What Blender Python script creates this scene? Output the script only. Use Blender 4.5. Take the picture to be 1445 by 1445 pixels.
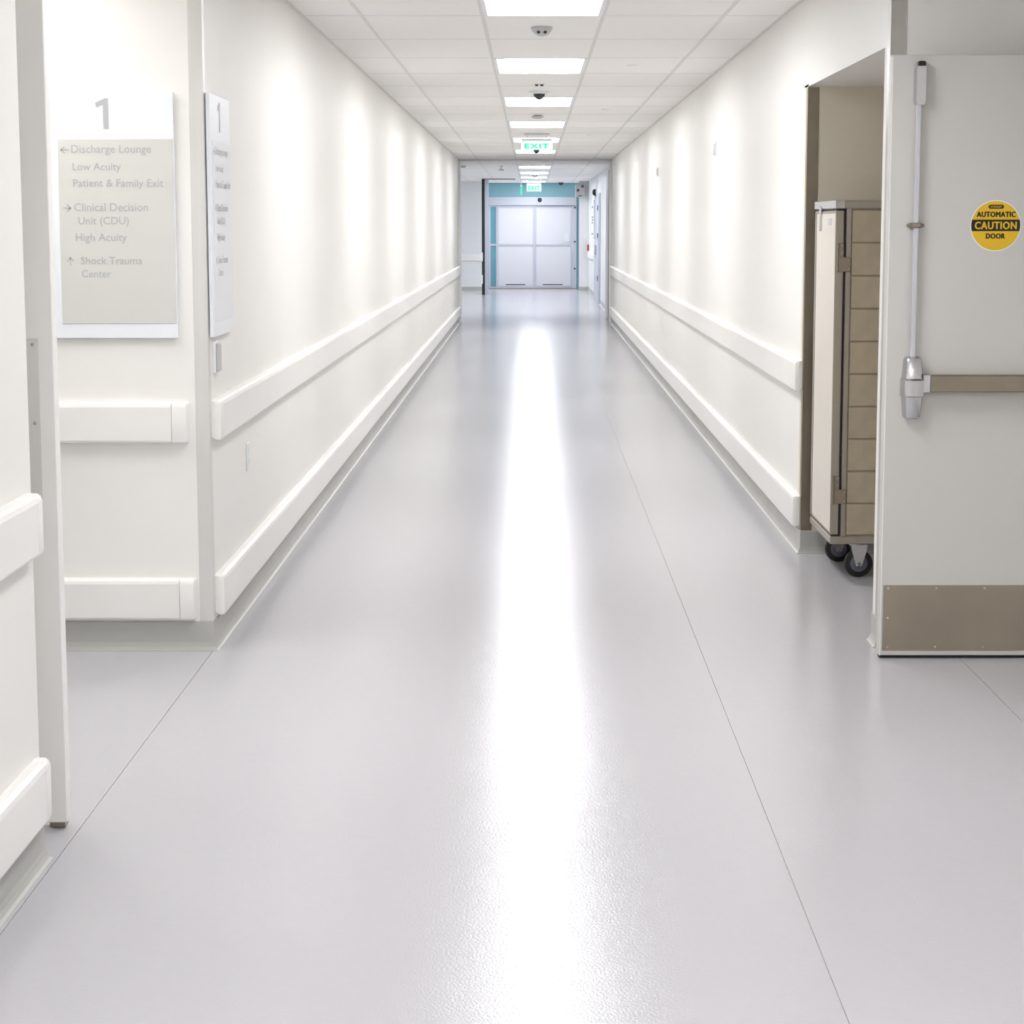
import bpy, bmesh, math, random
from mathutils import Vector, Matrix
random.seed(7)
for o in list(bpy.data.objects): bpy.data.objects.remove(o)
S = bpy.context.scene
COL = S.collection

# ------------------------------------------------------------------ camera, world, exposure
F, CX, TP = 2690.0, 750.0, 0.122            # focal length in pixels of the 1445 frame, principal column, tan(pitch)
CA, SA = math.cos(math.atan(TP)), math.sin(math.atan(TP))
HY = 319.0                                  # horizon row
CAMH = 1.54
cd = bpy.data.cameras.new('camera'); cam = bpy.data.objects.new('camera', cd); COL.objects.link(cam)
cam.location = (0, 0, CAMH); cam.rotation_euler = (math.pi/2 - math.atan(TP), 0, 0)
cd.sensor_width = 36; cd.lens = F*36/1445
cd.shift_x = (722.5-CX)/1445; cd.shift_y = (HY+F*TP-722.5)/1445
cd.clip_end = 200
S.camera = cam
w = bpy.data.worlds.new('world'); S.world = w; w.use_nodes = True
w.node_tree.nodes['Background'].inputs[0].default_value = (0.9, 0.95, 1, 1)
w.node_tree.nodes['Background'].inputs[1].default_value = 0.3
S.view_settings.view_transform = 'Standard'; S.view_settings.look = 'None'
S.view_settings.exposure = 1.29; S.view_settings.gamma = 1; S.view_settings.use_curve_mapping = False
LIGHT_WARM, LIGHT_COOL = 8.5, 14.0          # strength of the ceiling light diffusers
SIDE_FILL = 5.0  # strength of the unseen fill light added on the left
NEAR_BOOST = 11.0  # raised strength of unseen near lights, to brighten the left side

def onY(px, py, Y):
    dy = py-HY
    z = dy*Y*CA/(dy*SA-F/CA); d = Y*CA-z*SA
    return (px-CX)*d/F, z+CAMH
def onX(px, py, X):
    d = X*F/(px-CX); z = (HY-py)*d*CA/F
    return (d+z*SA)/CA, z+CAMH

# ------------------------------------------------------------------ materials
def srgb(r, g, b):
    f = lambda c: (c/255/12.92 if c/255 <= .04045 else ((c/255+.055)/1.055)**2.4)
    return (f(r), f(g), f(b), 1)
def mat(name, col, rough=.5, metal=0, var=.0, vscale=6, bump=0, bscale=200, emit=0, ecol=None, spec=.5, stretch=None, trans=0, alpha=1, coat=0):
    m = bpy.data.materials.new(name); m.use_nodes = True
    nt = m.node_tree; b = nt.nodes['Principled BSDF']
    b.inputs['Roughness'].default_value = rough; b.inputs['Metallic'].default_value = metal
    b.inputs['Specular IOR Level'].default_value = spec
    b.inputs['Transmission Weight'].default_value = trans
    b.inputs['Coat Weight'].default_value = coat
    tc = nt.nodes.new('ShaderNodeTexCoord')
    mp = nt.nodes.new('ShaderNodeMapping'); nt.links.new(tc.outputs['Object'], mp.inputs[0])
    if stretch: mp.inputs['Scale'].default_value = stretch
    n = nt.nodes.new('ShaderNodeTexNoise'); n.inputs['Scale'].default_value = vscale; n.inputs['Detail'].default_value = 4
    nt.links.new(mp.outputs[0], n.inputs['Vector'])
    r = nt.nodes.new('ShaderNodeValToRGB')
    c = Vector(col[:3])
    lo = c*(1-var); hi = c*(1+var*.6)
    r.color_ramp.elements[0].position = .3; r.color_ramp.elements[1].position = .7
    r.color_ramp.elements[0].color = (*lo, 1); r.color_ramp.elements[1].color = (*[min(1, v) for v in hi], 1)
    nt.links.new(n.outputs[0], r.inputs[0]); nt.links.new(r.outputs[0], b.inputs['Base Color'])
    if bump:
        n2 = nt.nodes.new('ShaderNodeTexNoise'); n2.inputs['Scale'].default_value = bscale; n2.inputs['Detail'].default_value = 2
        nt.links.new(mp.outputs[0], n2.inputs['Vector'])
        bp = nt.nodes.new('ShaderNodeBump'); bp.inputs['Strength'].default_value = bump; bp.inputs['Distance'].default_value = .001
        nt.links.new(n2.outputs[0], bp.inputs['Height']); nt.links.new(bp.outputs[0], b.inputs['Normal'])
    if emit:
        b.inputs['Emission Color'].default_value = ecol or col; b.inputs['Emission Strength'].default_value = emit
    return m
M = {}
M['wall'] = mat('wall_paint', srgb(246, 244, 239), .45, var=.01, vscale=2, bump=.15, bscale=250)
M['wall_shade'] = mat('wall_paint_shaded', srgb(232, 224, 206), .55, var=.015, vscale=3, bump=.15, bscale=250)  # same wall paint, with the recess shade put into a warmer, darker colour
M['rail'] = mat('rail_vinyl', srgb(246, 245, 241), .38, var=.01, bump=.1, bscale=400)
M['base'] = mat('cove_base_rubber', srgb(188, 188, 183), .4, var=.03, vscale=4)
M['floor'] = mat('vinyl_floor', srgb(196, 195, 199), .12, var=.01, vscale=30, bump=.68, bscale=165, spec=.24)
M['joint'] = mat('floor_joint', srgb(176, 168, 160), .7)
M['tile'] = mat('ceiling_tile', srgb(250, 248, 244), .9, var=.008, vscale=40, bump=.3, bscale=300)
M['tee'] = mat('ceiling_tee', srgb(226, 224, 219), .5, var=.01)
M['plenum'] = mat('plenum', srgb(150, 150, 148), .9)
M['troffer'] = mat('troffer_white', srgb(235, 236, 240), .4, var=.005)
M['glow_warm'] = mat('diffuser_warm', (.95, .95, .95, 1), .5, emit=LIGHT_WARM, ecol=(.99, .985, 1.0, 1))
M['glow_cool'] = mat('diffuser_cool', (.95, .95, .95, 1), .5, emit=LIGHT_COOL, ecol=(.92, .955, 1.0, 1))
M['glow_side_fill'] = mat('diffuser_side_fill', (.95, .95, .95, 1), .5, emit=SIDE_FILL, ecol=(1.0, .99, .97, 1))
M['glow_near_boost'] = mat('diffuser_near_boost', (.95, .95, .95, 1), .5, emit=NEAR_BOOST, ecol=(.99, .985, 1.0, 1))
M['steel'] = mat('stainless_brushed', srgb(178, 175, 170), .28, 1, var=.06, vscale=40, stretch=(1, 1, .03))
M['steel_bleached'] = mat('stainless_bleached', srgb(228, 227, 223), .35, .45, var=.03, vscale=40, stretch=(1, 1, .03))  # stainless with the bleaching by light on the left put into its colour
M['steel_dull'] = mat('stainless_dull', srgb(150, 140, 125), .42, .85, var=.10, vscale=9)
M['kick'] = mat('kick_plate_steel', srgb(158, 147, 132), .45, .6, var=.08, vscale=5)
M['chrome'] = mat('satin_chrome', srgb(200, 200, 202), .22, 1, var=.03, vscale=20)
M['rod'] = mat('painted_rod', srgb(205, 206, 212), .3, .3)
M['door'] = mat('door_laminate', srgb(210, 208, 203), .4, var=.015, vscale=2)
M['door_edge'] = mat('door_edge_paint', srgb(242, 241, 237), .35)
M['black'] = mat('black_rubber', srgb(18, 18, 20), .5)
M['black_metal'] = mat('black_paint', srgb(22, 23, 24), .4)
M['dark'] = mat('dark_plastic', srgb(60, 60, 66), .25)
M['screw'] = mat('screw_steel', srgb(190, 180, 165), .3, 1)
M['white'] = mat('white_plastic', srgb(243, 244, 246), .35)
M['sign_white'] = mat('sign_white', srgb(244, 247, 252), .3)
M['sign_grey'] = mat('sign_grey', srgb(218, 218, 211), .4)
M['sign_text'] = mat('sign_lettering', srgb(186, 188, 190), .5)
M['sign_pale'] = mat('sign_pale', srgb(238, 240, 243), .35)
M['sign_pale_text'] = mat('sign_pale_lettering', srgb(205, 206, 210), .5)
M['grey_plastic'] = mat('grey_plastic', srgb(196, 196, 196), .4)
M['yellow'] = mat('sticker_yellow', srgb(232, 190, 30), .4)
M['ink'] = mat('sticker_black', srgb(14, 12, 10), .45)
M['teal'] = mat('teal_wall', srgb(140, 188, 200), .5, var=.02)
M['teal_glass'] = mat('teal_glass', srgb(100, 156, 172), .15, var=.02)
M['frost'] = mat('frosted_panel', srgb(208, 207, 213), .5)
M['alu'] = mat('aluminium_frame', srgb(188, 190, 201), .35, .1)
M['far_wall'] = mat('far_wall_paint', srgb(236, 237, 238), .5, var=.01)
M['grey_door'] = mat('grey_far_door', srgb(196, 202, 214), .4)
M['cart_panel'] = mat('cart_side_steel', srgb(178, 166, 144), .5, .35, var=.10, vscale=14)
M['cart_door'] = mat('cart_door_cream', srgb(226, 220, 208), .4, var=.025, vscale=3)
M['cart_frame'] = mat('cart_frame_steel', srgb(168, 160, 148), .35, .7, var=.06, vscale=20, stretch=(1, 1, .05))
M['wheel_grey'] = mat('wheel_grey', srgb(92, 94, 108), .4)
M['green'] = mat('exit_green', srgb(60, 205, 160), .4, emit=.30, ecol=srgb(50, 220, 165))
M['exit_face'] = mat('exit_panel_glow', srgb(225, 245, 240), .2, emit=.28, ecol=srgb(225, 250, 242))
M['red'] = mat('alarm_red', srgb(190, 60, 60), .4)
M['paper'] = mat('paper', srgb(215, 217, 225), .8)

# ------------------------------------------------------------------ mesh helpers
class MB:
    def __init__(s): s.bm = bmesh.new()
    def box(s, x0, x1, y0, y1, z0, z1, bev=0, seg=1):
        r = bmesh.ops.create_cube(s.bm, size=1, matrix=Matrix.Translation(((x0+x1)/2, (y0+y1)/2, (z0+z1)/2)) @ Matrix.Diagonal((abs(x1-x0), abs(y1-y0), abs(z1-z0), 1)))
        if bev:
            es = list({e for v in r['verts'] for e in v.link_edges})
            bmesh.ops.bevel(s.bm, geom=es, offset=bev, segments=seg, affect='EDGES', profile=.5)
        return s
    def cyl(s, c, axis, r0, r1, h, n=24):
        """c = centre of the first end; grows h along axis"""
        q = Vector((0, 0, 1)).rotation_difference(Vector(axis).normalized()).to_matrix().to_4x4()
        m = Matrix.Translation(Vector(c)+Vector(axis).normalized()*h/2) @ q
        bmesh.ops.create_cone(s.bm, cap_ends=True, segments=n, radius1=r0, radius2=r1, depth=h, matrix=m)
        return s
    def lathe(s, c, axis, prof, n=24):
        q = Vector((0, 0, 1)).rotation_difference(Vector(axis).normalized()).to_matrix()
        rings = []
        for (r, h) in prof:
            rings.append([s.bm.verts.new(Vector(c)+q @ Vector((r*math.cos(2*math.pi*i/n), r*math.sin(2*math.pi*i/n), h))) for i in range(n)])
        for a, b in zip(rings, rings[1:]):
            for i in range(n): s.bm.faces.new((a[i], a[(i+1) % n], b[(i+1) % n], b[i]))
        s.bm.faces.new(rings[0][::-1]); s.bm.faces.new(rings[-1])
        return s
    def prism(s, pts, f):
        """pts: 2D outline; f(u, v, t) -> 3D with t 0/1"""
        a = [s.bm.verts.new(f(u, v, 0)) for u, v in pts]; b = [s.bm.verts.new(f(u, v, 1)) for u, v in pts]
        n = len(pts)
        s.bm.faces.new(a); s.bm.faces.new(b[::-1])
        for i in range(n): s.bm.faces.new((a[i], b[i], b[(i+1) % n], a[(i+1) % n]))
        return s
    def quad(s, *p):
        s.bm.faces.new([s.bm.verts.new(v) for v in p]); return s
    def build(s, name, m, parent=None, label=None, smooth=False, kind=None):
        bmesh.ops.recalc_face_normals(s.bm, faces=s.bm.faces)
        off = Vector(parent['_w']) if parent is not None and '_w' in parent else Vector((0, 0, 0))
        if off.length: bmesh.ops.translate(s.bm, verts=s.bm.verts, vec=-off)
        me = bpy.data.meshes.new(name); s.bm.to_mesh(me); s.bm.free()
        me.materials.append(M[m] if isinstance(m, str) else m)
        if smooth:
            for p in me.polygons: p.use_smooth = True
            me.set_sharp_from_angle(angle=math.radians(35))
        o = bpy.data.objects.new(name, me); COL.objects.link(o)
        if parent is not None:
            o.parent = parent; o['_w'] = list(off)
        if label: o['label'] = label
        if kind: o['kind'] = kind
        return o
def tag(o, label, cat, group=None):
    o['label'] = label; o['category'] = cat
    if group: o['group'] = group
    return o
def thing(name, label, cat, loc, group=None):
    o = bpy.data.objects.new(name, None); COL.objects.link(o); o.location = loc
    o.empty_display_size = .1
    o['_w'] = list(loc); return tag(o, label, cat, group)
def struct(name, mb, m, label=None, **k):
    o = mb.build(name, m, kind='structure', **k)
    if label: o['label'] = label; 
    return o
def copy_tree(o, loc=None, parent=None):
    c = o.copy(); COL.objects.link(c); c.parent = parent
    if loc is not None: c.location = loc; c['_w'] = list(loc)
    for ch in list(o.children): copy_tree(ch, None, c)
    return c
def text_into(mb, s, width, org, R, U, N, bold=0, depth=.0006, ycomp=1.0, heavy=0, space=1.0):
    if heavy:
        for i, (a, b) in enumerate(((-1, 0), (1, 0), (0, .6), (0, -.6))):
            text_into(mb, s, width-2*heavy, Vector(org)+Vector(R)*heavy*(1+a)+Vector(U)*heavy*b, R, U, N, bold, depth+i*.00006, ycomp, 0, space)
        return
    """string fitted to a width, baseline start at org, along R (right) and U (up), raised along N"""
    cu = bpy.data.curves.new('t', 'FONT'); cu.body = s; cu.size = 1; cu.offset = bold; cu.resolution_u = 3; cu.space_character = space
    ob = bpy.data.objects.new('t', cu); COL.objects.link(ob)
    bpy.context.view_layer.update()
    me = bpy.data.meshes.new_from_object(ob.evaluated_get(bpy.context.evaluated_depsgraph_get()))
    xs = [v.co.x for v in me.vertices]; x0, x1 = min(xs), max(xs); k = width/(x1-x0)
    org, R, U, N = Vector(org), Vector(R), Vector(U), Vector(N)
    vs = [mb.bm.verts.new(org+R*(v.co.x-x0)*k+U*v.co.y*k*ycomp+N*depth) for v in me.vertices]
    for p in me.polygons:
        try: mb.bm.faces.new([vs[i] for i in p.vertices])
        except ValueError: pass
    bpy.data.objects.remove(ob); bpy.data.curves.remove(cu); bpy.data.meshes.remove(me)

XL, XR, HC = -1.163, 1.278, 2.594
XLN = -1.195                                   # near left wall plane
YC, YN, YS, YE = 6.843, 8.93, 6.90, 30.54      # left corner, recess far wall, right stub face, corridor end
YF = 47.35                                     # end wall with the sliding doors

# ------------------------------------------------------------------ floor
fl = struct('floor', MB().box(-4.6, 2.75, -4.1, 48.6, -.15, -.003), 'joint')
g = .0011
for a, b in ((-4.6, XL), (XL, .618), (.618, 1.537), (1.537, 2.75)):
    MB().box(a+g, b-g, -4.1, 48.6, -.0035, 0).build('vinyl_sheet', 'floor', fl)

# ------------------------------------------------------------------ walls
T = .12
struct('wall_left', MB().box(XL-T, XL, YC+T, YE+.05, 0, HC+.1), 'wall')
struct('wall_left_front', MB().box(-4.6, XL, YC, YC+T, 0, HC+.1), 'wall')
struct('wall_left_near', MB().box(XLN-T, XLN, -4.0, 4.507, 0, HC+.1), 'wall')
struct('wall_left_passage', MB().box(-4.6, XLN-T, 4.387, 4.507, 0, HC+.1), 'wall')
struct('wall_left_end', MB().box(-4.7, -4.6, 4.387, YC+T, 0, HC+.1), 'wall')
struct('wall_right', MB().box(XR, XR+T, YN+T, YE+.05, 0, HC+.1), 'wall')
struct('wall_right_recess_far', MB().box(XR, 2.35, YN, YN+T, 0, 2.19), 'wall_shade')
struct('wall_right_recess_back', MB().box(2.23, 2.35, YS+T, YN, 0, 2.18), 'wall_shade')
struct('wall_right_header', MB().box(XR, 2.35, YS+T, YN+T, 2.18, HC+.1), 'wall')
struct('wall_right_front', MB().box(XR, 2.75, YS, YS+T, 0, HC+.1), 'wall')
struct('wall_right_near', MB().box(2.63, 2.75, -4.0, YS, 0, HC+.1), 'wall')
struct('wall_back', MB().box(XLN-T, 2.75, -4.1, -4.0, 0, HC+.1), 'wall')
# far lobby beyond the corridor
struct('wall_far', MB().box(-1.2, 1.5, YF, YF+T, 0, HC+.1), 'teal')
struct('wall_far_left', MB().box(-4.6, -1.15, 45.5, 45.62, 0, HC+.1), 'far_wall')
struct('wall_far_left_side', MB().box(-1.27, -1.15, 45.62, YF, 0, HC+.1), 'far_wall')
struct('wall_far_right', MB().box(1.13, 1.5, 45.5, 45.62, 0, HC+.1), 'far_wall')
struct('wall_far_right_side', MB().box(1.36, 1.48, 31.3, 45.5, 0, HC+.1), 'far_wall')
struct('wall_far_right_return', MB().box(XR, 1.48, YE+.05, 31.3, 0, HC+.1), 'far_wall')
struct('wall_lobby_left', MB().box(-4.72, -4.6, YE-.1, 45.62, 0, HC+.1), 'far_wall')
struct('wall_lobby_near', MB().box(-4.6, XL-T, YE-.07, YE+.05, 0, HC+.1), 'far_wall')

# cove base: profile extruded along a wall
def sweep(name, m, axis, plane, sgn, a, b, prof, ma=0, mb_=0, **k):
    """wall lies in X=plane (axis 'y') or Y=plane (axis 'x'); sgn = direction out of the wall"""
    mb = MB()
    if axis == 'y': mb.prism(prof, lambda u, v, t: (plane+sgn*u, (a-ma*u, b+mb_*u)[t], v))
    else: mb.prism(prof, lambda u, v, t: ((a-ma*u, b+mb_*u)[t], plane+sgn*u, v))
    return mb.build(name, m, **k)
BASE = [(0, 0), (.022, 0), (.022, .002), (.014, .006), (.009, .015), (.005, .030), (.005, .104), (.003, .106), (0, .106)]
for nm, ax, pl, sg, a, b, m1, m2 in (('baseboard_left', 'y', XL, 1, YC, YE, 1, 0), ('baseboard_left_front', 'x', YC, -1, -4.6, XL, 0, 1),
                             ('baseboard_left_near', 'y', XLN, 1, -4, 4.507, 0, 1), ('baseboard_right', 'y', XR, -1, YN, YE, 1, 0),
                             ('baseboard_right_recess', 'x', YN, -1, XR, 2.23, 1, -1), ('baseboard_right_stub', 'y', XR, -1, YS, YS+T, 1, 0),
                             ('baseboard_right_front', 'x', YS, -1, XR, 2.63, 1, -1), ('baseboard_right_near', 'y', 2.63, -1, -4, YS, 0, -1),
                             ('baseboard_far_left', 'x', 45.5, -1, -4.6, -1.15, 0, 1), ('baseboard_far_right', 'x', 45.5, -1, 1.13, 1.36, 1, -1),
                             ('baseboard_far_right_side', 'y', 1.36, -1, 31.3, 45.5, 0, -1), ('baseboard_recess_back', 'y', 2.23, -1, YS+T, YN, 0, -1)):
    sweep(nm, 'base', ax, pl, sg, a, b, BASE, ma=m1, mb_=m2, kind='structure')

# ------------------------------------------------------------------ crash rails
def rail(label, axis, plane, sgn, a, b, z0, z1, group=None, mid=None, endcaps=(1, 1)):
    loc = (plane, (a+b)/2, z0) if axis == 'y' else ((a+b)/2, plane, z0)
    t = thing('wall_rail', label, 'wall rail', loc, group)
    P = [(0, z0+.012), (.026, z0), (.033, z0+.003), (.036, z0+.010), (.036, z1-.018), (.032, z1-.007), (.022, z1), (0, z1)]
    c = .06
    aa, bb = a+(c if endcaps[0] else 0), b-(c if endcaps[1] else 0)
    sweep('cover', 'rail', axis, plane, sgn, aa, bb, P, parent=t)
    for on, e0, e1 in ((endcaps[0], a, aa-.0015), (endcaps[1], b, bb+.0015)):
        if not on: continue
        mb = MB(); n = len(P); rings = []
        for k, tt in enumerate((0, .5, .85, 1)):
            sc = (1, 1, .93, .55)[k]; pos = e1+(e0-e1)*tt
            ring = []
            for u, v in P:
                uu = u*sc; vv = (v-(z0+z1)/2)*(1, 1, .985, .95)[k]+(z0+z1)/2
                ring.append(mb.bm.verts.new((plane+sgn*uu, pos, vv) if axis == 'y' else (pos, plane+sgn*uu, vv)))
            rings.append(ring)
        for r0, r1 in zip(rings, rings[1:]):
            for i in range(n): mb.bm.faces.new((r0[i], r1[i], r1[(i+1) % n], r0[(i+1) % n]))
        mb.bm.faces.new(rings[0]); mb.bm.faces.new(rings[-1][::-1])
        mb.build('end_cap', 'rail', t, smooth=True)
    return t
ZU, ZL = (.765, .912), (.118, .268)
G = 'wall protection rails along the corridor'
rail('upper off-white crash rail running down the left corridor wall', 'y', XL, 1, YC+.05, YE-.05, *ZU, group=G)
rail('lower off-white crash rail running down the left corridor wall above the grey base', 'y', XL, 1, YC+.05, YE-.05, *ZL, group=G)
rail('upper off-white crash rail running down the right corridor wall to the recess', 'y', XR, -1, YN+.04, YE-.05, *ZU, group=G)
rail('lower off-white crash rail running down the right corridor wall to the recess', 'y', XR, -1, YN+.04, YE-.05, *ZL, group=G)
rail('upper crash rail on the side wall below the large directory sign', 'x', YC, -1, -4.5, XL-.07, *ZU, group=G)
rail('lower crash rail at the foot of the side wall below the large directory sign', 'x', YC, -1, -4.5, XL-.055, *ZL, group=G)
rail('upper crash rail on the nearest wall at the left edge of the photo', 'y', XLN, 1, -3.9, 4.49, *ZU, group=G)
rail('lower crash rail on the nearest wall at the left edge of the photo', 'y', XLN, 1, -3.9, 4.49, *ZL, group=G)
rail('short far crash rail on the wall left of the black post', 'x', 45.5, -1, -4.5, -1.2, .72, .87, group=G)
rail('far crash rail on the lobby side wall beyond the right corridor corner', 'y', 1.36, -1, 42.0, 45.4, .80, .93, group=G)

# ------------------------------------------------------------------ corner guards
def guard(label, x, y, sx, sy, m, z0=.108, z1=2.56, wd=.05):
    """corner at (x, y); legs run away from the corner: along +sx in X on the front face, +sy in Y on the side"""
    t = thing('corner_guard', label, 'corner guard', (x, y, z0))
    th = .0025
    MB().box(x-sx*th, x+sx*wd, y-sy*th, y, z0, z1, .0008).build('front_leg', m, t)
    MB().box(x-sx*th, x, y-sy*th, y+sy*wd, z0, z1, .0008).build('side_leg', m, t)
    return t
guard('tall pale metal corner guard on the left corridor corner beside the directory sign', XL, YC, -1, 1, 'steel_bleached', wd=.047)
guard('stainless corner guard on the wall end behind the open caution door', XR, YS, 1, 1, 'steel', wd=.055)
guard('stainless corner guard on the far corner of the cart recess', XR, YN, 1, 1, 'steel_dull', .108, 2.175, wd=.05)
guard('narrow corner guard at the far right corridor end', XR, YE+.05, 1, 1, 'steel_bleached', wd=.001) if False else None

# ------------------------------------------------------------------ ceiling: tiles, tees, slab
ce = struct('ceiling', MB().box(-4.7, 2.75, -4.1, 48.6, HC+.16, HC+.25), 'plenum')
XC = (XL+XR)/2
P = .6096; L = 1.2192; Y0 = 9.817
colx = [XL, XC-1.5*P, XC-.5*P, XC+.5*P, XC+1.5*P, XR]
def is_light(k, far):       # k = cell index ending at Y0+k*L
    return k % 3 == 0 and not (k == 18)
tg = .004
cells = []
k = -11
while Y0+k*L < YF+.1:
    y1 = Y0+k*L; y0 = y1-L
    if k <= 17: cells.append((k, y0, y1))
    k += 1
meshes = {}
def tile(x0, x1, y0, y1, nm='ceiling_tile'):
    key = (round(x1-x0, 3), round(y1-y0, 3))
    if key not in meshes:
        mb = MB().box(-(x1-x0)/2+tg, (x1-x0)/2-tg, -(y1-y0)/2+tg, (y1-y0)/2-tg, 0, .016, .002)
        o = mb.build(nm, 'tile', ce); meshes[key] = o
    else:
        o = meshes[key].copy(); COL.objects.link(o); o.parent = ce
    o.location = ((x0+x1)/2, (y0+y1)/2, HC)
lights = []
for k, y0, y1 in cells:
    for c in range(5):
        if c == 2 and is_light(k, 0): lights.append((y0+y1)/2); continue
        tile(colx[c], colx[c+1], y0, y1)
# side bays of the near junction
for x0, x1 in ((1.278, 1.887), (1.887, 2.63)):
    for k, y0, y1 in cells:
        if y1 < YS+.3: tile(x0, x1, y0, min(y1, YS))
for x0 in (-1.7726, -2.382, -2.992, -3.601, -4.211):
    tile(x0, x0+P, 4.51, 5.55); 
    if x0 != -2.382: tile(x0, x0+P, 5.55, 6.84)
tile(-4.6, -4.211, 4.51, 6.84)
# far lobby: wide columns
fx = [-4.6, -3.99, -3.38, -2.77, -2.16, -1.55+.0, colx[1], colx[2], colx[3], colx[4], 1.36]
fx = [-4.6, colx[1]-5*P, colx[1]-4*P, colx[1]-3*P, colx[1]-2*P, colx[1]-P, colx[1], colx[2], colx[3], colx[4], 1.40]
kk = 18
while Y0+(kk-1)*L < YF:
    y0 = max(Y0+(kk-1)*L, YE+.05); y1 = min(Y0+kk*L, YF)
    for a, b in zip(fx, fx[1:]):
        if abs(a-colx[2]) < .01 and is_light(kk, 1): lights.append((Y0+kk*L)-L/2); continue
        tile(a, b, y0, y1)
    kk += 1
for x in colx[1:-1]:
    MB().box(x-.009, x+.009, -4, YE+.05, HC-.003, HC+.012).build('main_tee', 'tee', ce)
for x in fx[1:-1]:
    MB().box(x-.009, x+.009, YE+.05, YF, HC-.003, HC+.012).build('main_tee', 'tee', ce)
mf = MB(); tees = {}
for k in range(-11, 18):
    for a, b in zip(colx, colx[1:]):
        w_ = round(b-a-.018, 4)
        if w_ not in tees: tees[w_] = q_ = MB().box(-w_/2, w_/2, -.009, .009, -.001, .010).build('cross_tee', 'tee', ce)
        else: q_ = tees[w_].copy(); COL.objects.link(q_); q_.parent = ce
        q_.location = ((a+b)/2, Y0+k*L, HC)
for k in range(18, 31):
    mf.box(-4.6, 1.36, Y0+k*L-.010, Y0+k*L+.010, HC-.001, HC+.010)
mf.build('far_cross_tees', 'tee', ce, kind='stuff')
for nm, x, a, b in (('left', XL, YC, YE), ('right', XR, YS, YE)):
    s = 1 if nm == 'left' else -1
    MB().box(x, x+s*.018, a, b, HC-.003, HC+.012).build('wall_angle', 'tee', ce)

# ------------------------------------------------------------------ troffers
def make_troffer(m, label, loc, rot=0):
    t = thing('ceiling_light', label, 'ceiling light', loc, 'recessed ceiling lights along the corridor')
    x, y, z = loc
    hx, hy = P/2-.006, L/2-.006
    fr = MB()
    fr.box(x-hx, x-hx+.022, y-hy, y+hy, z-.004, z+.010, .001).box(x+hx-.022, x+hx, y-hy, y+hy, z-.004, z+.010, .001)
    fr.box(x-hx+.022, x+hx-.022, y-hy, y-hy+.022, z-.004, z+.010, .001).box(x-hx+.022, x+hx-.022, y+hy-.022, y+hy, z-.004, z+.010, .001)
    fr.build('frame', 'troffer', t)
    # sloping reflector pan
    ix, iy, tx, ty, h = hx-.02, hy-.02, hx-.075, hy-.075, .055
    pn = MB()
    B = [(-ix, -iy), (ix, -iy), (ix, iy), (-ix, iy)]; Tt = [(-tx, -ty), (tx, -ty), (tx, ty), (-tx, ty)]
    for i in range(4):
        j = (i+1) % 4
        pn.quad((x+B[i][0], y+B[i][1], z+.006), (x+B[j][0], y+B[j][1], z+.006), (x+Tt[j][0], y+Tt[j][1], z+h), (x+Tt[i][0], y+Tt[i][1], z+h))
    pn.quad(*[(x+a, y+b, z+h+.002) for a, b in Tt])
    pn.build('reflector_pan', 'troffer', t)
    # curved lens
    df = MB(); n = 14; prof = [(tx*math.cos(math.pi*i/n), h-.012-(h-.014)*math.sin(math.pi*i/n)**.8) for i in range(n+1)]
    for (u0, v0), (u1, v1) in zip(prof, prof[1:]):
        df.quad((x+u0, y-ty, z+v0), (x+u1, y-ty, z+v1), (x+u1, y+ty, z+v1), (x+u0, y+ty, z+v0))
    for yy in (y-ty, y+ty):
        df.bm.faces.new([df.bm.verts.new((x+u, yy, z+v)) for u, v in prof])
    df.build('diffuser', m, t, smooth=True)
    return t
ords = ['first', 'second', 'third', 'fourth', 'fifth', 'sixth', 'seventh', 'eighth', 'ninth', 'tenth']
proto_w = proto_c = proto_l = None
vis = 0
for y in sorted(lights):
    farl = y > YE
    loc = (XC, y, HC)
    if y < 8: lab = 'recessed ceiling light above the near junction, overhead of the open door' if y > 4 else ('recessed ceiling light over the viewpoint' if y > 0 else 'rearmost recessed ceiling light in the corridor')
    elif not farl:
        lab = ['nearest recessed white ceiling light, cut by the top edge of the photo', 'second recessed ceiling light, between the two-eyed sensor and the camera dome',
               'third recessed ceiling light with the dark camera dome in front', 'fourth recessed ceiling light, just before the hanging exit sign',
               'fifth recessed ceiling light, hidden partly by the hanging exit sign', 'sixth recessed ceiling light, last before the corridor end frame'][vis]; vis += 1
    else:
        lab = ['first cool white ceiling light beyond the corridor end frame', 'second cool white ceiling light beyond the corridor end frame',
               'third cool white ceiling light beyond the corridor end frame', 'last cool white ceiling light, over the far exit sign'][vis-6]; vis += 1
    if farl:
        if proto_c is None: proto_c = t = make_troffer('glow_cool', lab, loc)
        else: t = copy_tree(proto_c, loc)
    else:
        if proto_w is None and y > 3: proto_w = t = make_troffer('glow_warm', lab, loc)
        elif y < 3: t = make_troffer('glow_near_boost', lab, loc) if proto_l is None else copy_tree(proto_l, loc); proto_l = proto_l or t
        else: t = copy_tree(proto_w, loc)
    t['label'] = lab
tS = make_troffer('glow_side_fill', 'added unseen fill light over the left side passage', (-2.382+P/2, 5.55+1.29/2, HC))  # added out of view to brighten the left sign wall
for x_, y_, l_ in ((1.887-P/2, 1.3, 'added fill light out of view, right bay'), (1.887-P/2, -1.5, 'rearmost added fill light out of view in the right bay')):
    t = copy_tree(proto_l, (x_, y_, HC-.004)); t['label'] = l_  # right-bay lights, added out of view to lift the left wall and leaf
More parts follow.
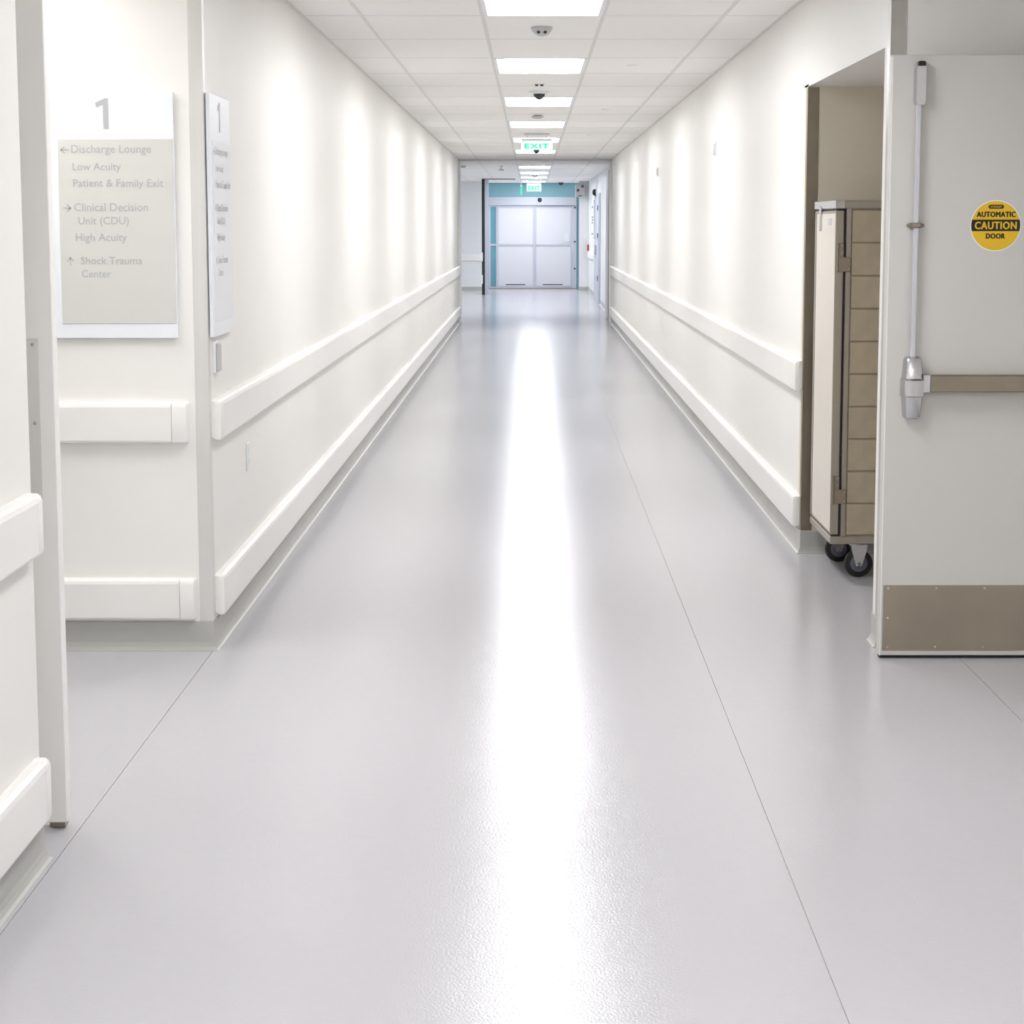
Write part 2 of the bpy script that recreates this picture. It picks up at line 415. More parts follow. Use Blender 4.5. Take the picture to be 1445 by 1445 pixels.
tL = copy_tree(proto_c, (-2.9, 38.5, HC-.004)); tL['label'] = 'ceiling light in the left arm of the far lobby'
tL = copy_tree(proto_c, (-2.9, 43.0, HC-.004)); tL['label'] = 'added unseen fill light near the left far wall of the lobby'  # extra light added out of view to brighten the lobby's left wall
tL = copy_tree(proto_c, (-2.9, 34.0, HC-.004)); tL['label'] = 'ceiling light in the left arm, nearest the corridor end'

# ------------------------------------------------------------------ near left door leaf with edge plate
def screw(mb, c, r=.0045, ax=(0, -1, 0)):
    mb.lathe(c, ax, [(r, 0), (r, .0008), (r*.6, .0022), (r*.2, .0026)], 10)
d2 = struct('door_2', MB().box(-2.30, -1.193, 4.75, 4.795, .018, 2.134, .002), 'door_edge', 'cream door leaf folded back behind the nearest left wall')
MB().box(-1.306, -1.229, 4.7475, 4.75, .845, 1.262, .0008).build('edge_plate', 'steel_bleached', d2, 'satin steel plate on the door')
m_ = MB()
for z in (.86, 1.05, 1.247): screw(m_, (-1.243, 4.7475, z))
m_.build('screws', 'screw', d2)
MB().box(-1.24, -1.20, 4.757, 4.79, .004, .018, .001).build('bottom_bolt', 'steel_dull', d2)

# ------------------------------------------------------------------ right automatic door
DX0, DX1, DY = 1.244, 2.46, 6.70
d1 = struct('door_1', MB().box(DX0, DX1, DY, DY+.045, .012, 2.127, .0025), 'door', 'off-white automatic door standing open at right with a push bar')
MB().box(DX0+.002, DX0+.006, DY-.001, DY+.001, .012, 2.12).build('edge_strip', 'door_edge', d1)
MB().box(DX0+.004, DX1, DY+.008, DY+.037, .001, .012).build('door_sweep', 'black', d1, 'black rubber sweep')
kp = MB().box(DX0+.012, DX1-.02, DY-.0025, DY, .030, .268, .0008).build('kick_plate', 'kick', d1, 'brushed steel kick plate')
m0 = None
for zz in (.042, .148, .256):
    for i in range(7):
        if zz == .148 and i not in (0, 6): continue
        x = DX0+.030+i*.172
        if m0 is None:
            mb = MB(); screw(mb, (0, 0, 0)); m0 = mb.build('screw', 'screw'); m0.parent = kp; s_ = m0
        else:
            s_ = m0.copy(); COL.objects.link(s_)
            s_.parent = kp
        s_.location = (x, DY-.0025, zz)
# vertical rod exit device
def AX(px, py, dy=0): return onY(px, py, DY-dy)
rx = 1.337
ed = MB()
ed.box(rx-.009, rx+.009, DY-.030, DY-.014, 1.075, 1.975, .003)
rod = ed.build('vertical_rod', 'rod', d1, 'pale vertical latch rod')
lc = MB()
lc.prism([(-.020, 1.965), (-.014, 1.955), (.014, 1.955), (.020, 1.965), (.020, 2.078), (.016, 2.086), (-.016, 2.086), (-.020, 2.078)], lambda u, v, t: (rx+.004+u*(1, .8)[t], DY-(0, .040)[t], v))
lcase = lc.build('top_latch_case', 'chrome', d1)
MB().box(rx-.006, rx+.020, DY-.034, DY-.004, 2.086, 2.104, .004).build('latch_bolt', 'black_metal', lcase, 'black latch bolt')
gd = MB(); gz = onY(1280, 318, DY)[1]
gd.box(rx-.016, rx+.016, DY-.034, DY, gz-.009, gz+.009, .003)
for s in (-1, 1): gd.cyl((rx+s*.016, DY-.012, gz), (s, 0, 0), .0085, .005, .014, 10)
gd.build('rod_guide', 'steel_dull', d1, smooth=True)
# centre case: tapered upper, middle block, tapered lower
cx = 1.338
cc = MB()
def loft(mb, secs):
    """secs: (z, half width, depth, xoff) rounded-box sections bulging out of the door"""
    rings = []
    for z, hw, dp, xo in secs:
        pts = [(-hw, 0), (-hw*.98, dp*.55), (-hw*.78, dp*.90), (-hw*.4, dp), (hw*.4, dp), (hw*.78, dp*.90), (hw*.98, dp*.55), (hw, 0)]
        rings.append([mb.bm.verts.new((cx+xo+u, DY-v, z)) for u, v in pts])
    n = 8
    for a, b in zip(rings, rings[1:]):
        for i in range(n): mb.bm.faces.new((a[i], a[(i+1) % n], b[(i+1) % n], b[i]))
    mb.bm.faces.new(rings[0][::-1]); mb.bm.faces.new(rings[-1])
loft(cc, [(.866, .022, .030, 0), (.873, .029, .046, 0), (.885, .031, .050, 0), (.940, .035, .058, 0), (.945, .036, .058, 0)])
loft(cc, [(.945, .0385, .064, 0), (.950, .040, .070, 0), (1.004, .040, .070, 0), (1.010, .0385, .064, 0)])
loft(cc, [(1.010, .036, .058, 0), (1.015, .035, .058, 0), (1.068, .031, .050, 0), (1.080, .028, .045, 0), (1.086, .021, .028, 0)])
cc.build('latch_case', 'chrome', d1, 'rounded satin metal latch case', smooth=True)
pb = MB()
bz0, bz1 = onY(1340, 551.5, DY)[1], onY(1340, 528, DY)[1]
pb.box(cx+.056, DX1-.12, DY-.060, DY-.012, bz0, bz1, .003)
bar = pb.build('push_bar', 'steel_dull', d1, 'dull brown-grey steel push bar')
MB().box(cx+.030, cx+.056, DY-.060, DY-.001, bz0-.002, bz1+.003, .002).build('bar_bracket', 'chrome', bar)
MB().box(DX1-.12, DX1-.06, DY-.058, DY-.001, bz0-.004, bz1+.004, .004).build('bar_bracket', 'chrome', bar)
MB().box(cx+.056, DX1-.12, DY-.012, DY, bz0+.01, bz1-.008).build('bar_mount', 'steel_dull', bar)
# sticker
sx_, sz_ = onY(1405, 318.5, DY); sr = .0855
st = MB().cyl((sx_, DY, sz_), (0, -1, 0), sr+.003, sr+.003, .0006, 64).build('caution_sticker', 'sign_white', d1, 'round yellow caution sticker with black lettering')
MB().cyl((sx_, DY-.0006, sz_), (0, -1, 0), sr, sr, .0003, 64).build('yellow_face', 'yellow', st)
k_ = sr/34.3
bd = MB(); hb = 8.0*k_; zc = sz_+.5*k_; pts = []
for i in range(-8, 9): 
    a = math.asin(hb/sr)*i/8; pts.append((sr*1.0*math.cos(a), sr*math.sin(a)))
for i in range(-8, 9):
    a = math.pi+math.asin(hb/sr)*i/8; pts.append((sr*math.cos(a), sr*math.sin(a)))
bd.prism(pts, lambda u, v, t: (sx_+u, DY-(.0009, .0012)[t], zc+v))
pl = []
for i in range(9): a = -math.pi/2+math.pi*i/8; pl.append((8*k_+2.9*k_*math.cos(a), 2.9*k_*math.sin(a)))
for i in range(9): a = math.pi/2+math.pi*i/8; pl.append((-8*k_+2.9*k_*math.cos(a), 2.9*k_*math.sin(a)))
bd.prism(pl, lambda u, v, t: (sx_+u, DY-(.0009, .0012)[t], sz_+26.3*k_+v))
bd.build('black_band', 'ink', st)
R_, U_, N_ = (1, 0, 0), (0, 0, 1), (0, -1, 0)
tb = MB()
text_into(tb, 'AUTOMATIC', 55*k_, (sx_-27.2*k_, DY-.0009, sz_+12.2*k_), R_, U_, N_, 0, ycomp=1.2, heavy=.0014, space=1.10)
text_into(tb, 'DOOR', 27*k_, (sx_-13.5*k_, DY-.0009, sz_-17.8*k_), R_, U_, N_, 0, ycomp=1.2, heavy=.0014, space=1.10)
tb.build('black_lettering', 'ink', st)
tb = MB()
text_into(tb, 'CAUTION', 59*k_, (sx_-29.5*k_, DY-.0013, sz_-4.6*k_), R_, U_, N_, 0, ycomp=1.2, heavy=.0013, space=1.12)
text_into(tb, 'STANLEY', 16*k_, (sx_-8*k_, DY-.0013, sz_+25.0*k_), R_, U_, N_, .02)
tb.build('yellow_lettering', 'yellow', st)

# ------------------------------------------------------------------ directory signs
def arrow(mb, c, ang, size, R, U, N, th=.0035):
    c, R, U, N = Vector(c), Vector(R), Vector(U), Vector(N)
    ca, sa = math.cos(ang), math.sin(ang)
    def pt(u, v, t): return c+R*((u*ca-v*sa))+U*((u*sa+v*ca))+N*(.0006+.0003*t)
    s = size/2
    mb.prism([(-s, -th/2), (s*.92, -th/2), (s*.92, th/2), (-s, th/2)], pt)
    for sg in (1, -1):
        a = [(s, 0), (s-.014, sg*.0135), (s-.014-.003, sg*.0135-sg*.0035), (s-.005, 0)]
        mb.prism(a, pt)
def sign(label, org, R, N, ins='sign_grey', txt='sign_text'):
    """org: lower left corner on the wall; R right, N out of the wall"""
    R, N, U = Vector(R), Vector(N), Vector((0, 0, 1)); o = Vector(org); W_, H_ = .452, .868
    t = thing('directory_sign', label, 'wall sign', org)
    def q(u, v, n): return o+R*u+U*v+N*n
    def slab(u0, u1, v0, v1, n0, n1):
        mb = MB(); mb.prism([(u0, v0), (u1, v0), (u1, v1), (u0, v1)], lambda u, v, tt: q(u, v, (n0, n1)[tt])); 
        bmesh.ops.bevel(mb.bm, geom=list(mb.bm.edges), offset=.0008, segments=1, affect='EDGES'); return mb
    slab(0, W_, 0, H_, .006, .020).build('board', 'sign_white', t)
    slab(.02, W_-.02, .02, H_-.02, 0, .006).build('mounting_plate', 'grey_plastic', t)
    slab(.042, W_-.003, .052, .703, .020, .0225).build('insert_panel', ins, t)
    def L_(s, u0, u1, v, bold=.006):
        lt = MB(); text_into(lt, s, u1-u0, q(u0, v, .0225), R, U, N, bold); lt.build('text_line', txt, t)
    L_('Discharge Lounge', .090, .372, .655)
    L_('Low Acuity', .093, .264, .594)
    L_('Patient & Family Exit', .093, .413, .536)
    L_('Clinical Decision', .094, .356, .451)
    L_('Unit (CDU)', .108, .287, .404)
    L_('High Acuity', .097, .279, .345)
    L_('Shock Trauma', .113, .331, .263)
    L_('Center', .115, .219, .217)
    lt = MB(); arrow(lt, q(.066, .665, .0225), math.pi, .030, R, U, N); lt.build('arrow', txt, t)
    lt = MB(); arrow(lt, q(.070, .461, .0225), 0, .030, R, U, N); lt.build('arrow', txt, t)
    lt = MB(); arrow(lt, q(.076, .273, .0225), math.pi/2, .030, R, U, N); lt.build('arrow', txt, t)
    nm = MB()
    nm.prism([(.205, .738), (.2235, .738), (.2235, .845), (.212, .845), (.178, .829), (.182, .812), (.205, .822)], lambda u, v, tt: q(u, v, (.020, .0212)[tt]))
    nm.build('numeral', 'sign_text', t)
    return t
sx0, sz0 = onY(73, 477, YC-.02)
sign('large white directory sign with grey insert facing the viewer on the left side wall', (sx0, YC, sz0), (1, 0, 0), (0, -1, 0))
sign('second directory sign seen edge-on just around the left corridor corner', (XL, YC+.022, sz0), (0, 1, 0), (1, 0, 0), 'sign_pale', 'sign_pale_text')

# wall devices near the left corner
yy, zz = onX(306, 524, XL+.01)
t = thing('card_reader', 'small grey wall control under the edge-on directory sign', 'wall control', (XL, 7.05, 1.0))
y_a = onX(305, 500, XL+.012)[0]
MB().box(XL, XL+.010, y_a, y_a+.075, onX(305, 525, XL)[1], onX(305, 480, XL)[1], .002).build('back_plate', 'white', t)
MB().box(XL+.010, XL+.022, y_a+.006, y_a+.062, onX(305, 523, XL)[1], onX(305, 483, XL)[1], .003).build('housing', 'grey_plastic', t)
y_b = onX(349, 645, XL)[0]; z_b = onX(349, 644, XL)[1]
t = thing('wall_outlet', 'white power outlet between the two rails on the left corridor wall', 'outlet', (XL, y_b, z_b))
MB().box(XL, XL+.006, y_b-.035, y_b+.035, z_b-.057, z_b+.057, .002).build('cover_plate', 'white', t)
for s in (-1, 1): MB().box(XL+.006, XL+.009, y_b-.017, y_b+.017, z_b+s*.022-.014, z_b+s*.022+.014, .002).build('socket', 'white', t)

# plates on the right wall
for (px, py0, py1, lab) in ((1010, 200, 221, 'small white plate high on the right corridor wall, nearer one'), (929, 236, 249, 'small white plate high on the right corridor wall, farther one')):
    ya, z1 = onX(px, py0, XR); z0 = onX(px, py1, XR)[1]
    t = thing('wall_sensor', lab, 'wall sensor', (XR, ya, z0))
    MB().box(XR-.010, XR, ya-.04, ya+.04, z0, z1, .002).build('base_plate', 'white', t)
    MB().box(XR-.022, XR-.010, ya-.026, ya+.026, z0+.012, z1-.012, .004).build('cover', 'white', t)

# ------------------------------------------------------------------ ceiling devices
def ceil_pt(px, py):
    d = F/CA*(HC-CAMH)/(HY-py); return (px-CX)*d/F, (d+(HC-CAMH)*SA)/CA
x, y = ceil_pt(764.5, 38)
t = thing('occupancy_sensor', 'light grey two-eyed ceiling sensor between the first two lights', 'sensor', (x, y, HC))
MB().lathe((x, y, HC), (0, 0, -1), [(.058, 0), (.058, .006), (.052, .022), (.036, .040), (.020, .047), (.006, .050)], 28).build('body', 'grey_plastic', t, smooth=True)
for s in (-1, 1): MB().cyl((x+s*.017, y-.040, HC-.030), (s*.2, -1, -.45), .010, .008, .008, 14).build('eye', 'dark', t)
x, y = ceil_pt(761, 118.5)
t = thing('ceiling_sprinkler', 'small recessed sprinkler with dark slots, before the camera dome', 'sprinkler', (x, y, HC))
MB().lathe((x, y, HC), (0, 0, -1), [(.045, 0), (.045, .003), (.038, .006)], 24).build('escutcheon', 'white', t)
for s in (-1, 1): MB().box(x+s*.019-.012, x+s*.019+.012, y-.035, y-.010, HC-.018, HC-.0055, .002).build('deflector', 'dark', t)
x, y = ceil_pt(761, 128)
t = thing('dome_camera', 'security camera with dark dome hanging under a white ring, over the third light', 'security camera', (x, y+.05, HC))
MB().lathe((x, y+.05, HC), (0, 0, -1), [(.082, 0), (.082, .012), (.074, .018), (.05, .022)], 32).build('housing', 'white', t, smooth=True)
MB().lathe((x, y+.05, HC-.020), (0, 0, -1), [(.046, 0), (.046, .008), (.042, .022), (.032, .035), (.018, .044), (.004, .047)], 28).build('dome', 'dark', t, smooth=True)
x, y = ceil_pt(758.5, 160)
t = thing('smoke_detector', 'round smoke detector with dark vents between third and fourth lights', 'smoke detector', (x, y+.05, HC))
MB().lathe((x, y+.05, HC), (0, 0, -1), [(.072, 0), (.072, .010), (.062, .014)], 28).build('base', 'white', t)
MB().lathe((x, y+.05, HC-.014), (0, 0, -1), [(.040, 0), (.040, .010)], 24).build('vent', 'steel_dull', t)
MB().lathe((x, y+.05, HC-.024), (0, 0, -1), [(.060, 0), (.056, .012), (.036, .022), (.01, .025)], 28).build('cover', 'grey_plastic', t, smooth=True)
for px, py, lab in ((893, 92, 'nearest flush sprinkler cap on the right ceiling tiles'), (855, 154, 'second flush sprinkler cap on the right ceiling tiles'),
                    (832, 190, 'farthest flush sprinkler cap on the right ceiling tiles')):
    x, y = ceil_pt(px, py)
    o = MB().lathe((x, y, HC+.001), (0, 0, -1), [(.040, 0), (.040, .005), (.036, .007)], 24).build('sprinkler_cap', 'white')
    tag(o, lab, 'sprinkler')
x, y = ceil_pt(757, 209.5)
t = thing('dome_camera', 'tiny ceiling dome just beyond the near exit sign', 'security camera', (x, y, HC))
MB().lathe((x, y, HC), (0, 0, -1), [(.07, 0), (.07, .015), (.05, .02)], 20).build('housing', 'white', t)
MB().lathe((x, y, HC-.02), (0, 0, -1), [(.045, 0), (.04, .03), (.02, .045)], 16).build('dome', 'dark', t, smooth=True)
x, y = ceil_pt(754.5, 245)
t = thing('dome_camera', 'dark ceiling dome among the cool lights beyond the corridor end', 'security camera', (x, y, HC))
MB().lathe((x, y, HC), (0, 0, -1), [(.09, 0), (.09, .015), (.06, .02)], 20).build('housing', 'white', t)
MB().lathe((x, y, HC-.02), (0, 0, -1), [(.055, 0), (.05, .04), (.02, .06)], 16).build('dome', 'dark', t, smooth=True)
x, y = ceil_pt(653, 233)
t = thing('smoke_detector', 'smoke detector on the far lobby ceiling at left', 'smoke detector', (x, y, HC))
MB().lathe((x, y, HC), (0, 0, -1), [(.08, 0), (.08, .015), (.06, .02)], 20).build('base', 'white', t)
MB().lathe((x, y, HC-.02), (0, 0, -1), [(.055, 0), (.05, .02), (.02, .03)], 16).build('cover', 'grey_plastic', t, smooth=True)
x, y = ceil_pt(707.5, 234)
t = thing('ceiling_sprinkler', 'bright tilted sprinkler on the far ceiling left of the cool lights', 'sprinkler', (x, y, HC))
MB().lathe((x, y, HC), (0, 0, -1), [(.04, 0), (.04, .01), (.012, .014), (.012, .05), (.03, .052), (.03, .056)], 20).build('escutcheon', 'chrome', t)
MB().box(x-.05, x+.05, y-.01, y, HC-.09, HC-.055, .004).build('deflector', 'white', t)

# ------------------------------------------------------------------ exit signs
def exit_sign(label, x, y, ztop, face, w_=.34, h_=.20):
    t = thing('exit_sign', label, 'exit sign', (x, y, HC))
    MB().box(x-w_*.42, x+w_*.42, y-.035, y+.035, HC-.026, HC-.003, .006).build('canopy', 'white', t)
    MB().box(x-w_*.49, x+w_*.49, y-.025, y+.025, ztop-.03, ztop, .006).build('light_channel', 'white', t)
    for s in (-1, 1): MB().box(x+s*w_*.3-.006, x+s*w_*.3+.006, y-.006, y+.006, ztop-.002, HC-.024).build('hanger', 'chrome', t)
    MB().box(x-w_/2, x+w_/2, y-.005, y+.005, ztop-.03-h_, ztop-.03, .002).build('panel', 'exit_face', t, 'clear glowing panel')
    tb = MB()
    text_into(tb, 'EXIT', w_*.80, (x-w_*.40, y-.006, ztop-.03-h_*.86), (1, 0, 0), (0, 0, 1), (0, -1, 0), 0, depth=.002, ycomp=h_*.72/(w_*.80*.40), heavy=.006, space=1.12)
    tb.build('lettering', 'green', t, 'green letters')
    bb = MB().box(x-w_/2, x+w_/2, y-.008, y+.008, ztop-.036-h_, ztop-.03-h_, .001)
    bb.build('bottom_edge', 'green', t)
    return t
# near sign hangs at about 22 m
YX = 22.2
xx, zt = onY(757.5, 186, YX); _, zb = onY(757.5, 211, YX)
exit_sign('near green exit sign hanging before the fifth ceiling light', xx, YX, HC-.055, 1, .36, (HC-.055)-zb-.03)
YX = 44.9
xx, zb = onY(753.5, 270, YX)
exit_sign('far green exit sign above the sliding doors', xx, YX, HC-.04, 1, .34, HC-.04-zb-.03)
# edge-on exit sign
xx, zb = onY(735.5, 275, 44.0); zt = onY(735.5, 263, 44.0)[1]
t = thing('exit_sign', 'narrow green exit sign seen edge-on left of the far exit sign', 'exit sign', (xx, 44.0, zb))
MB().box(xx-.022, xx+.022, 43.85, 44.15, zb, zt, .004).build('panel', 'green', t)
MB().box(xx-.03, xx+.03, 43.85, 44.15, zt, zt+.02, .004).build('light_channel', 'white', t)
MB().box(xx-.006, xx+.006, 43.99, 44.01, zt+.02, HC-.002).build('hanger', 'chrome', t)

# ------------------------------------------------------------------ corridor end frame
fr = MB()
struct('trim_1', MB().box(XL, XR, YE-.02, YE+.05, HC-.035, HC-.004, .003), 'tee', 'thin header trim across the corridor end')
struct('trim_2', MB().box(XL, XL+.045, YE-.03, YE+.06, 0, HC-.035, .003), 'rail', 'left jamb at the corridor end')
struct('trim_3', MB().box(XR-.045, XR, YE-.03, YE+.06, 0, HC-.035, .003), 'rail', 'right jamb at the corridor end')
t = thing('folded_door', 'door leaf folded open with grey edge just past the right corridor end', 'door', (1.30, 31.4, 0))
MB().box(1.255, 1.30, 31.35, 32.5, .01, 2.45, .002).build('leaf', 'far_wall', t)
MB().box(1.253, 1.302, 31.345, 31.352, .01, 2.45).build('edge', 'steel_dull', t)

# black and white post at the left of the far opening
def X43(px): return onY(px, 350, 43.1)[0]
t = thing('folded_door', 'far door leaf with black edge standing open left of the sliding doors', 'door', (X43(682), 43.1, 0))
MB().box(X43(680), X43(684), 43.1, 43.16, .0, HC-.02, .002).build('black_edge', 'black_metal', t)
MB().box(X43(684), X43(689.5), 43.13, 43.22, .0, HC-.03, .002).build('white_jamb', 'alu', t)
MB().box(X43(680), X43(727), 43.1, 43.16, HC-.020, HC-.004).build('head_strip', 'black_metal', t)
for z in (.35, .85): MB().box(X43(679), X43(681.2), 43.05, 43.1, z-.10, z+.10, .01).build('bumper', 'white', t)

# ------------------------------------------------------------------ sliding doors
YD = YF-.03
def X47(px): return onY(px, 340, YD)[0]
def Z47(py): return onY(750, py, YD)[1]
zf = 0.0
sd = struct('door_3', MB().box(X47(690), X47(813.5), YD-.10, YD+.03, Z47(290), Z47(278), .006), 'alu', 'sliding entrance doors with frosted panes at the corridor end')
MB().lathe((X47(761.5), YD-.10, Z47(282.3)), (0, -1, 0), [(.055, 0), (.05, .03), (.03, .05)], 16).build('door_sensor', 'black_metal', sd)
def frame_rect(par, x0, x1, z0, z1, wd, y0, y1, m, nm, mids=()):
    mb = MB()
    mb.box(x0, x0+wd, y0, y1, z0, z1, .003).box(x1-wd, x1, y0, y1, z0, z1, .003)
    mb.box(x0+wd, x1-wd, y0, y1, z0, z0+wd*1.3, .003).box(x0+wd, x1-wd, y0, y1, z1-wd, z1, .003)
    for z in mids: mb.box(x0+wd, x1-wd, y0, y1, z-wd*.55, z+wd*.55, .003)
    return mb.build(nm, m, par)
zt, zm = Z47(290), Z47(345.5)
sl = frame_rect(sd, X47(690), X47(702), 0.0, zt, .04, YD-.05, YD+.02, 'alu', 'sidelight_frame', (zm,))
for a, b in ((.05, zm-.02), (zm+.02, zt-.04)): MB().box(X47(690)+.04, X47(702)-.04, YD-.02, YD-.01, a, b).build('pane', 'teal_glass', sl)
for x0, x1, yb in ((701, 755, -.06), (753.5, 808, -.03)):
    lf = frame_rect(sd, X47(x0), X47(x1), .015, zt-.005, .05, YD+yb, YD+yb+.045, 'alu', 'sliding_leaf', (zm,))
    for a, b in ((.08, zm-.027), (zm+.027, zt-.055)): MB().box(X47(x0)+.05, X47(x1)-.05, YD+yb+.015, YD+yb+.025, a, b).build('pane', 'frost', lf)
    MB().box(X47(x0)+.22, X47(x1)-.24, YD+yb+.008, YD+yb+.0155, .095, .115).build('warning_strip', 'dark', lf)
rj = MB().box(X47(808), X47(813.5), YD-.06, YD+.02, 0, zt, .003).build('jamb', 'alu', sd)
for py in (293, 341, 379): MB().cyl((X47(811), YD-.06, Z47(py)), (0, -1, 0), .022, .018, .02, 12).build('jamb_sensor', 'black_metal', rj)
MB().box(X47(690), X47(814), YD-.10, YD+.02, 0, .012).build('threshold', 'steel_dull', sd)
o = MB().box(X47(796.5), X47(803.5), YD-.040, YD-.0305, Z47(341), Z47(330)).build('notice_sheet', 'paper'); tag(o, 'small paper notice on the right frosted sliding door', 'notice')

# far right wall: signs, grey door, alarm
def WY(px, X=1.36): return onX(px, 330, X)[0]
gd_ = struct('door_4', MB().box(1.325, 1.36, WY(846.5), WY(841), 0, 2.13, .003), 'grey_door', 'grey steel door in the far right side wall')
MB().box(1.30, 1.325, WY(844), WY(842), .95, 1.15, .005).build('handle', 'chrome', gd_)
for z in (.5, 1.35, 1.9): MB().box(1.315, 1.326, WY(846.4), WY(845.6), z-.05, z+.05).build('hinge', 'dark', gd_)
struct('trim_4', MB().box(1.335, 1.37, WY(847.6), WY(846.5), 0, 2.19).box(1.335, 1.37, WY(841), WY(840), 0, 2.19).box(1.335, 1.37, WY(846.5), WY(841), 2.13, 2.19), 'alu', 'frame of the grey door in the far side wall')
t = thing('door_operator', 'black round device above the grey door on the far right wall', 'wall device', (1.33, WY(840.5), 2.25))
yo, zo = onX(840.2, 271.5, 1.33)
MB().lathe((1.335, yo, zo), (-1, 0, 0), [(.07, 0), (.07, .03), (.05, .06), (.02, .07)], 18).build('dome', 'black_metal', t, smooth=True)
MB().box(1.335, 1.36, yo-.25, yo+.25, zo-.12, zo+.12, .004).build('base_plate', 'white', t)
yo, zo = onX(836.5, 310, 1.345)
t = thing('hanging_notice', 'tall white notice with grey lines on the far right side wall', 'wall sign', (1.345, yo, zo))
MB().box(1.335, 1.36, yo-.5, yo+.5, zo-.40, zo+.42, .004).build('board', 'white', t)
for i, z in enumerate((.28, .06, .0, -.06, -.30)):
    MB().box(1.332, 1.336, yo-.3, yo+.3, zo+z-.03, zo+z+.015).build('text_line', 'wheel_grey', t)
yo, zo = onX(830, 349, 1.35)
t = thing('fire_alarm', 'small red fire alarm pull station on the far right wall', 'fire alarm', (1.36, yo-.3, zo))
MB().box(1.315, 1.36, yo-.4, yo-.25, zo-.07, zo+.07, .006).build('box', 'red', t)
MB().box(1.305, 1.315, yo-.38, yo-.27, zo-.02, zo+.0, .003).build('pull_bar', 'white', t)
# ceiling-height sign box near the right facing wall
x0, z0 = onY(812, 278, 45.4); x1, z1 = onY(826, 260.5, 45.4)
t = thing('wall_display', 'small grey box with dark symbols high on the far right wall', 'wall sign', (x0, 45.4, z0))
MB().box(x0, x1, 45.36, 45.5, z0, z1, .01).build('box', 'grey_plastic', t)
for px, py in ((815.5, 268.5), (822, 263)):
    a, b = onY(px, py, 45.36); MB().lathe((a, 45.36, b), (0, -1, 0), [(.035, 0), (.03, .03), (.012, .04)], 14).build('symbol', 'wheel_grey', t)
a, b = onY(818.5, 276.5, 45.36); MB().box(a-.05, a+.05, 45.35, 45.36, b-.012, b+.012).build('symbol', 'wheel_grey', t)
# small downlight spots under the black header
for px, lab in ((791.5, 'small dark ceiling dome right of the far exit sign'), ):
    x, y = ceil_pt(px, 257.5)
    t = thing('dome_camera', lab, 'security camera', (x, y, HC))
    MB().lathe((x, y, HC), (0, 0, -1), [(.06, 0), (.06, .02), (.04, .05), (.01, .07)], 16).build('dome', 'dark', t, smooth=True)

# ------------------------------------------------------------------ tray cart in the recess
cx0, cx1, cy0, cy1, cz0, cz1 = 1.298, 2.04, 8.19, 8.79, .165, 1.648
ct = thing('service_cart', 'tall steel service cart on black casters in the right wall recess', 'cart', ((cx0+cx1)/2, (cy0+cy1)/2, 0))
MB().box(cx0, cx1, cy0, cy1, cz0, cz0+.035, .004).build('base_frame', 'cart_frame', ct)
body = MB().box(cx0+.046, cx1-.01, cy0+.014, cy1-.01, cz0+.035, cz1-.035).build('body', 'cart_panel', ct)
fr = MB()
for x, y in ((cx0+.046, cy0+.003), (cx1-.028, cy0+.003), (cx0+.046, cy1-.028), (cx1-.028, cy1-.028)):
    fr.box(x, x+.022, y, y+.022, cz0+.035, cz1-.03, .002)
fr.box(cx0+.02, cx1, cy0, cy1, cz1-.035, cz1, .004)
fr.build('frame', 'cart_frame', ct)
# ten stacked ribbed side panels
nP = 10; zb0 = cz0+.038; zb1 = cz1-.038; hP = (zb1-zb0)/nP
pm = None
for i in range(nP):
    if pm is None:
        pm = MB().box(cx0+.070, cx1-.030, cy0+.006, cy0+.016, -hP/2+.0018, hP/2-.0018, .003).build('side_panel', 'cart_panel', ct); pp = pm
    else:
        pp = pm.copy(); COL.objects.link(pp); pp.parent = ct
    # the prototype was offset by the root, keep that and add height
    pp.location = (0, 0, zb0+(i+.5)*hP)
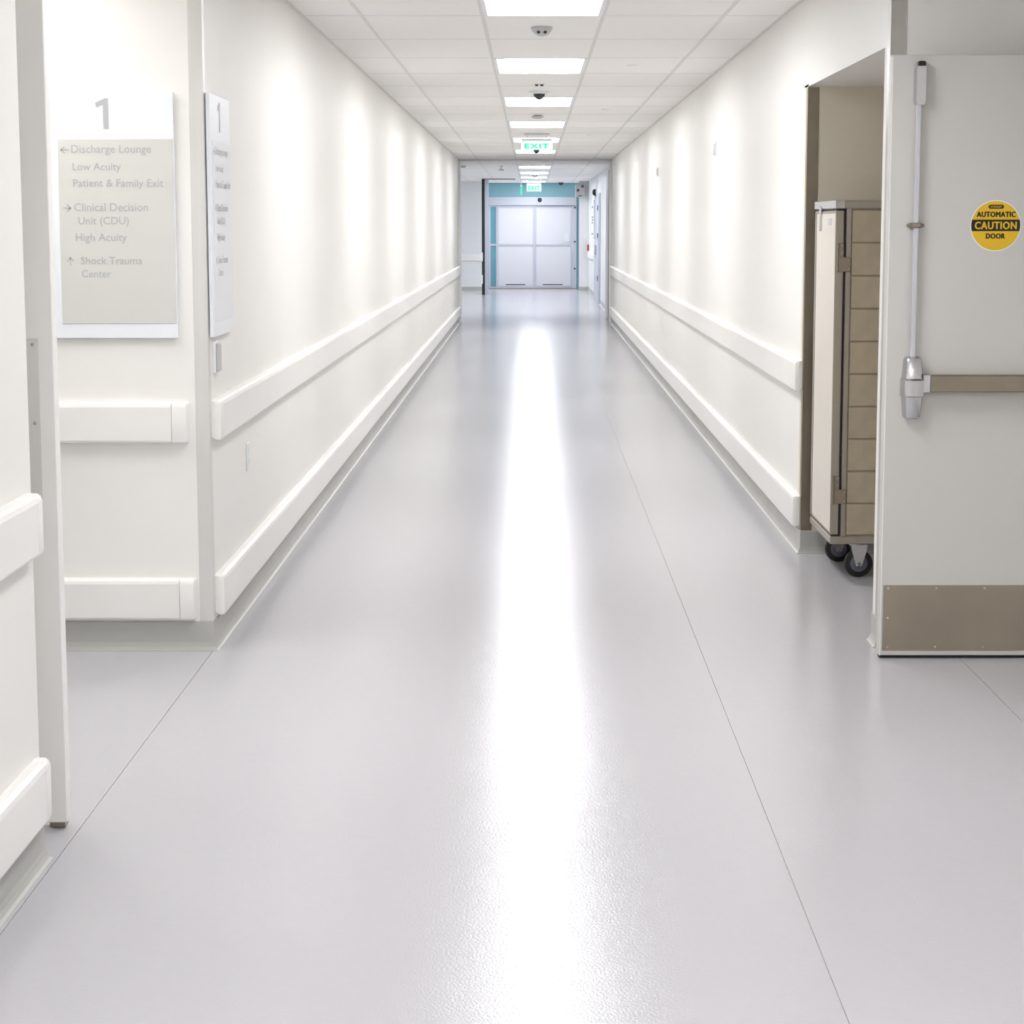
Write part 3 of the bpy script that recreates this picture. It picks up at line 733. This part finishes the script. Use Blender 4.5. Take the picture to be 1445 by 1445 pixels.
# door on the corridor side
dr = MB().box(cx0, cx0+.036, cy0+.002, cy1-.002, cz0+.042, cz1-.042, .003).build('door', 'cart_frame', ct)
MB().box(cx0-.0015, cx0+.001, cy0+.006, cy1-.065, cz0+.055, cz1-.055, .0005).build('door_skin', 'cart_door', dr, 'cream door face')
MB().box(cx0-.002, cx0+.001, cy1-.062, cy1-.056, cz0+.050, cz1-.05).build('door_seal', 'black', dr)
MB().box(cx0+.0365, cx0+.0455, cy0+.012, cy1-.012, cz0+.04, cz1-.04).build('door_gasket', 'black', ct)
MB().box(cx0+.003, cx0+.040, cy0+.004, cy1, cz1-.040, cz1-.036).build('top_seal', 'black', ct)
MB().box(cx0-.004, cx0+.040, cy0-.003, cy1, cz1-.034, cz1+.003, .003).build('top_rail', 'chrome', ct)
lt_ = MB().box(cx0-.010, cx0+.001, cy0+.38, cy0+.42, cz1-.13, cz1-.02, .003).build('latch', 'chrome', ct)
MB().box(cx0-.0022, cx0-.001, cy0+.10, cy0+.20, cz1-.105, cz1-.075).build('sticker', 'grey_plastic', dr)
for zc0 in (onY(1185, 363, cy0)[1], onY(1178, 691, cy0)[1]):
    h = MB()
    h.box(cx0+.010, cx0+.066, cy0-.005, cy0+.004, zc0-.062, zc0+.0, .0015)
    h.box(cx0+.014, cx0+.036, cy0-.004, cy0+.004, zc0, zc0+.060, .0015)
    h.cyl((cx0+.010, cy0-.003, zc0-.062), (0, 0, 1), .006, .006, .122, 10)
    hh = h.build('hinge', 'steel_dull', ct, smooth=True)
    s = MB()
    for dx, dz in ((.058, -.012), (.058, -.05), (.028, .05), (.028, .02)): screw(s, (cx0+dx, cy0-.005, zc0+dz), .004)
    s.build('screws', 'screw', hh)
# casters
def caster(x, y):
    r = .062
    c_ = MB(); c_.box(x-.05, x+.05, y-.04, y+.04, cz0-.008, cz0, .002)
    c_.cyl((x, y, cz0-.022), (0, 0, 1), .03, .034, .014, 20)
    for s in (-1, 1):
        c_.prism([(-.036, cz0-.02), (.036, cz0-.02), (.030, cz0-.055), (.012, r-.010), (-.012, r-.010), (-.030, cz0-.055)],
                 lambda u, v, t, s=s: (x+.012+u, y+s*(.022+.003*t), v))
    co = c_.build('caster', 'chrome', ct)
    MB().lathe((x+.012, y-.016, r), (0, 1, 0), [(r-.010, 0), (r-.003, .003), (r, .009), (r, .023), (r-.003, .029), (r-.010, .032)], 32).build('tyre', 'black', co, smooth=True)
    MB().lathe((x+.012, y-.018, r), (0, 1, 0), [(.034, 0), (.038, .002), (.038, .034), (.034, .036)], 24).build('wheel_hub', 'wheel_grey', co, smooth=True)
    MB().cyl((x+.012, y-.030, r), (0, 1, 0), .009, .009, .060, 12).build('axle', 'steel_dull', co)
for x, y in ((1.432, 8.31), (1.405, 8.69), (1.93, 8.31), (1.93, 8.69)): caster(x, y)

# drop helper data
for o in bpy.data.objects:
    if '_w' in o: del o['_w']
